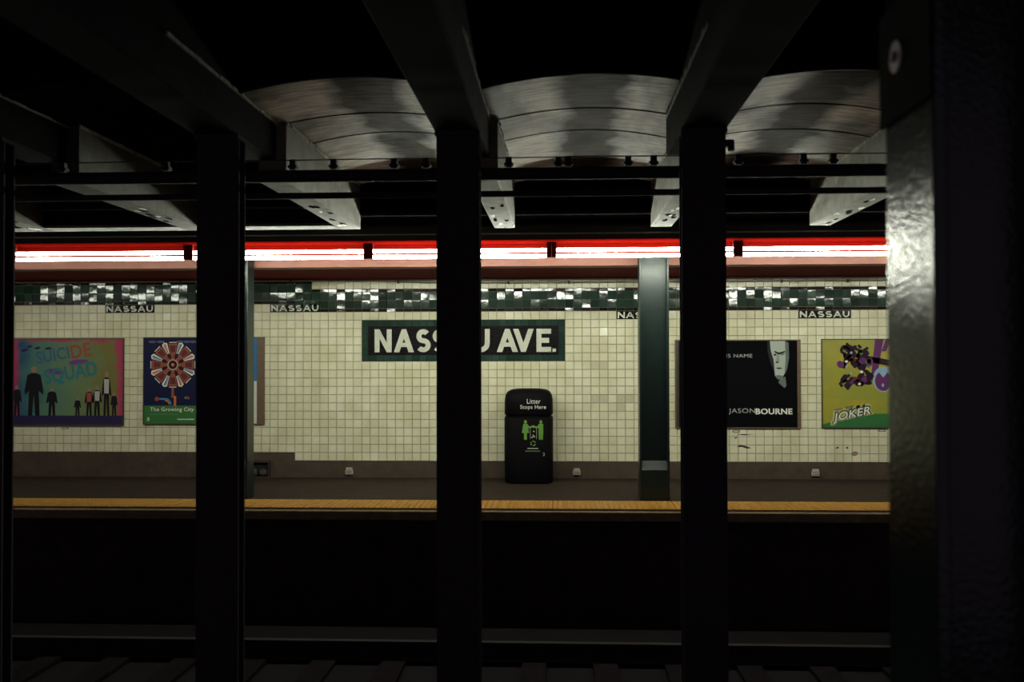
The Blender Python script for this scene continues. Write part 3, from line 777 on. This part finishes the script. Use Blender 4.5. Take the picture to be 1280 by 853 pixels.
for a in (.12,.24,.50,.60,.68): pr(P2, 'cloud_mark', ell(a, 1.115, .055, .018, 12), flat('cloud', (.10,.10,.16)), 1)
P3 = poster('blue_white_poster', (-4.835, -3.96, .705, 1.881), 'blue over white poster in a bronze frame beside the platform column', M_frame, .014, flat('paper', (.62,.62,.56)), .10)
pr(P3, 'blue_field', [(.014,.585),(.775,.585),(.775,1.162),(.014,1.162)], flat('strong_blue', (.035,.17,.38)))
for b, h in ((.93,.10),(.78,.07)): pr(P3, 'orange_mark', [(.60,b),(.70,b),(.70,b+h),(.60,b+h)], flat('amber', (.60,.32,.05)), 2)
pr(P3, 'red_mark', ell(.69,.085,.045,.04,10), flat('red', (.55,.03,.03)), 2); pr(P3, 'red_mark', ell(.70,.125,.02,.02,8), flat('red', (.55,.03,.03)), 3)
pr(P3, 'dark_mark', ell(.69,.31,.018,.03,8), F_redp, 2)

# 3: black poster
P4 = poster('black_poster', POST[2], 'black poster with a pale half-lit face and white title lettering', M_frame, .014, mat('print_poster_black', (.004,.004,.005), .8, spec=.03), .045)
pr(P4, 'left_rail', [(.014,.014),(.05,.014),(.05,1.15),(.014,1.15)], M_framedk)
txt(P4, 'tagline_lettering', 'HIS NAME', .60, .93, .405, .046, flat('grey_print', (.42,.44,.40)), 2)
txt(P4, 'title_lettering', 'JASON', .695, .185, .342, .078, flat('grey_print2', (.50,.52,.50)), 2, -.012)
txt(P4, 'title_lettering', 'BOURNE', 1.045, .185, .475, .078, M_white, 2, .03)
F_face, F_fsh, F_fdk, F_mid = flat('face_pale', (.40,.44,.38)), flat('face_grey', (.13,.15,.14)), flat('face_dark', (.02,.022,.024)), flat('face_mid', (.25,.28,.25))
pr(P4, 'face', [(1.23,1.145),(1.43,1.145),(1.455,1.05),(1.45,.93),(1.44,.82),(1.42,.72),(1.38,.64),(1.33,.645),(1.295,.69),(1.29,.78),(1.285,.86),(1.255,.92),(1.225,1.02)], F_face, 2)
pr(P4, 'face_shade', [(1.43,1.145),(1.475,1.12),(1.48,.93),(1.455,.78),(1.42,.70),(1.435,.9)], F_fsh, 3)
pr(P4, 'face_shade', [(1.20,1.145),(1.235,1.145),(1.245,1.02),(1.28,.9),(1.29,.74),(1.24,.85),(1.205,1.0)], F_fdk, 3)
pr(P4, 'brow', [(1.29,1.02),(1.345,.995),(1.43,1.015),(1.43,.995),(1.345,.965),(1.295,.995)], F_fdk, 4)
pr(P4, 'eye', ell(1.395,.972,.03,.011,10), F_fsh, 4); pr(P4, 'eye', ell(1.30,.965,.018,.014,10), F_fdk, 4)
pr(P4, 'nose', [(1.325,.97),(1.345,.97),(1.355,.87),(1.31,.865)], F_mid, 4); pr(P4, 'nose', ell(1.325,.865,.022,.01,8), F_fdk, 5)
pr(P4, 'mouth', [(1.305,.79),(1.35,.80),(1.40,.79),(1.35,.775)], F_fdk, 4); pr(P4, 'chin_shade', [(1.295,.69),(1.34,.70),(1.40,.69),(1.375,.64),(1.33,.645)], F_fsh, 4)
pr(P4, 'neck', [(1.34,.60),(1.36,.64),(1.43,.68),(1.445,.56),(1.42,.53)], F_fsh, 2)

# 4: yellow ride poster
P5 = poster('yellow_poster', POST[3], 'olive yellow poster with a dark ride car, purple beams and slanted white lettering', M_framedk, .012,
            mat('print_olive', (.40,.30,.02), .4, noise=.3, nscale=2.5, col2=(.22,.25,.03)))
F_grn = flat('poster_green', (.035,.15,.045)); F_pl = flat('plum', (.12,.03,.12)); F_cdk = flat('coaster_dark', (.022,.010,.022)); F_lb = flat('light_blue', (.25,.38,.50))
pr(P5, 'green_ground', [(.013,.013),(1.568,.013),(1.568,.19),(.70,.19),(.45,.17),(.013,.05)], F_grn)
pr(P5, 'ride_beam', [(.63,.62),(.70,.62),(.80,1.165),(.69,1.165)], F_pl, 2); pr(P5, 'ride_beam', [(.77,1.0),(.83,1.0),(.90,1.165),(.83,1.165)], F_pl, 2)
pr(P5, 'ride_beam', [(.55,.88),(1.25,.72),(1.25,.82),(.55,.95)], F_cdk, 2); pr(P5, 'ride_beam', [(.85,1.165),(1.25,1.05),(1.25,1.09),(.95,1.165)], F_cdk, 3)
rr = random.Random(12)
for q_ in ((.25,1.0,.55,.82),(.30,.85,.60,1.05),(.27,.62,.62,.58),(.45,.55,.60,.90),(.33,1.08,.52,1.0),(.28,.78,.36,1.0)):
    o_ = P5['_o']; bm = new_bm(); ribbon(bm, [(o_[0]+q_[0], o_[2]+q_[1]), (o_[0]+q_[2], o_[2]+q_[3])], .035, YF-.0018, YF-.0012); obj('ride_arm', bm, F_cdk, P5)
for i in range(64):
    u = rr.random()
    if i < 40: a, b = rr.uniform(.24, .62), rr.uniform(.82, 1.08)
    else: a, b = rr.uniform(.23, .64), rr.uniform(.54, .68)
    if a > .5 and i < 40: b = rr.uniform(.62, 1.0)
    pr(P5, 'ride_part', ell(a, b, rr.uniform(.02,.06), rr.uniform(.02,.055), 7, u*3), (F_cdk, F_cdk, F_cdk, F_cdk, F_pl, F_cdk, F_dkrust)[i % 7], 3+i % 4)
for i in range(9):
    pr(P5, 'ride_part', ell(rr.uniform(.25,.6), rr.uniform(.57,1.05), .016, .022, 6, i), (F_lb, F_grn, M_white)[i % 3], 8)
pr(P5, 'ride_wheel', ell(.79,.635,.135,.165,28), F_lb, 4); pr(P5, 'ride_wheel', ell(.79,.615,.105,.13,28), F_pl, 5)
pr(P5, 'wheel_notch', [(.72,.745),(.86,.745),(.79,.66)], F_lb, 6); pr(P5, 'wheel_glint', ell(.785,.56,.016,.025,8), F_lb, 6)
pr(P5, 'cloud_strip', [(.013,.50),(.30,.535),(.62,.52),(.90,.46),(1.05,.50),(1.568,.44),(1.568,.30),(.013,.40)], mat('print_olive_light', (.27,.27,.03), .4), 1)
F_out = flat('outline_dark', (.012,.016,.014)); F_yel = flat('outline_pale', (.45,.45,.20)); F_wt = flat('title_white', (.66,.68,.60))
txt(P5, 'title_outline', 'JOKER', .115, .03, .57, .19, F_yel, 2, .16, .3, 12)
txt(P5, 'title_shadow', 'JOKER', .135, .045, .53, .155, F_out, 4, .08, .3, 12)
txt(P5, 'title_lettering', 'JOKER', .145, .055, .50, .132, F_wt, 6, .02, .3, 12)
txt(P5, 'title_lettering', 'THE', .315, .235, .10, .042, F_out, 4, .02, .3, 12)
txt(P5, 'small_lettering', 'NEW!', .165, .215, .11, .035, F_pl, 4, .01, .2, 8)

# ------------------------------------------------------------------ litter bin
BX, BY = -.404, 12.86
t = thing('litter_bin', (BX, BY, 0), 'tall black domed litter bin against the tiled wall with green pictogram', 'litter bin')
def loft(secs, n=40, p=4.0):
    bm = new_bm(); rings = []
    for z, wx, wy in secs:
        ring = []
        for i in range(n):
            a = 2*math.pi*i/n; c, s = math.cos(a), math.sin(a)
            ring.append(bm.verts.new((BX+wx*abs(c)**(2/p)*(1 if c >= 0 else -1), BY+wy*abs(s)**(2/p)*(1 if s >= 0 else -1), z)))
        rings.append(ring)
    for A, B in zip(rings, rings[1:]):
        for i in range(n): bm.faces.new((A[i], A[(i+1) % n], B[(i+1) % n], B[i]))
    bm.faces.new(rings[0][::-1]); bm.faces.new(rings[-1])
    return bm
obj('body', loft([(0,.29,.27),(.02,.308,.285),(.30,.312,.288),(.82,.312,.288),(.838,.305,.28)]), M_bin, t, None, True)
obj('groove', loft([(.838,.29,.265),(.866,.29,.265)]), M_bin, t, None, True)
obj('hood', loft([(.866,.30,.276),(.878,.31,.286),(1.06,.308,.284),(1.12,.296,.272),(1.16,.272,.25),(1.185,.225,.21),(1.197,.14,.13),(1.20,.03,.03)]), M_bin, t, None, True)
yf = BY-.289
def bt(name, body, a, b, wd, h, m, bold=.01):
    me = text_mesh(body, BX+a, b, wd, h, yf+.004, bold, 0, .006); obj_me(name, me, m, t)
def bp(name, pts, m, lay=0):
    bm = new_bm(); prism(bm, [(BX+a, b) for a, b in pts], yf-.002-.0006*lay, yf+.004); obj(name, bm, m, t)
bt('lettering', 'Litter', -.015, 1.015, .17, .06, M_white, .0); bt('lettering', 'Stops Here', -.10, .935, .325, .062, M_white, .0)
F_pg = flat('pictogram_green', (.13,.27,.055), .5)
# woman and man holding a basket
def picto(cx, skirt, s):
    bp('pictogram_head', ell(cx, .785, .019, .022, 12), F_pg)
    if skirt: pts = [(-.026,.76),(.026,.76),(.045,.645),(.018,.645),(.018,.56),(-.018,.56),(-.018,.645),(-.045,.645)]
    else: pts = [(-.03,.76),(.03,.76),(.03,.65),(.024,.56),(.004,.56),(0,.64),(-.004,.56),(-.024,.56),(-.03,.65)]
    bp('pictogram_body', [(cx+a, b) for a, b in pts], F_pg, 1)
    bp('pictogram_arm', [(cx+s*.02,.755),(cx+s*.055,.725),(cx+s*.10,.745),(cx+s*.10,.725),(cx+s*.055,.70),(cx+s*.02,.72)], F_pg, 2)
picto(-.035, True, 1); picto(.16, False, -1)
F_lite = flat('litter_white', (.45,.45,.38))
for a, b, s in ((.065,.72,.010),(.07,.665,.011),(.05,.59,.012),(.075,.60,.013),(.062,.615,.011)): bp('litter_mark', ell(a, b, s, s*.8, 5, a*40), F_lite)
for a in (.025, .105): bp('basket_side', [(a-.002,.57),(a+.002,.57),(a+.003,.70),(a-.001,.70)], F_lite)
bm = new_bm()
for k in range(3):
    A = arc(BX+.062, .513, .028, .028, 20+k*120, 110+k*120, 6); ribbon(bm, A, .014, yf-.002, yf+.004)
obj('recycle_ring', bm, F_pg, t)
bp('small_line', [(-.01,.445),(.125,.445),(.125,.455),(-.01,.455)], F_lite); bp('small_line', [(-.04,.412),(.15,.412),(.15,.422),(-.04,.422)], flat('dull_green', (.14,.2,.1)))
bt('small_lettering', '3', .185, .355, .022, .042, F_lite)

for o in ROOTS:
    if '_o' in o: del o['_o']
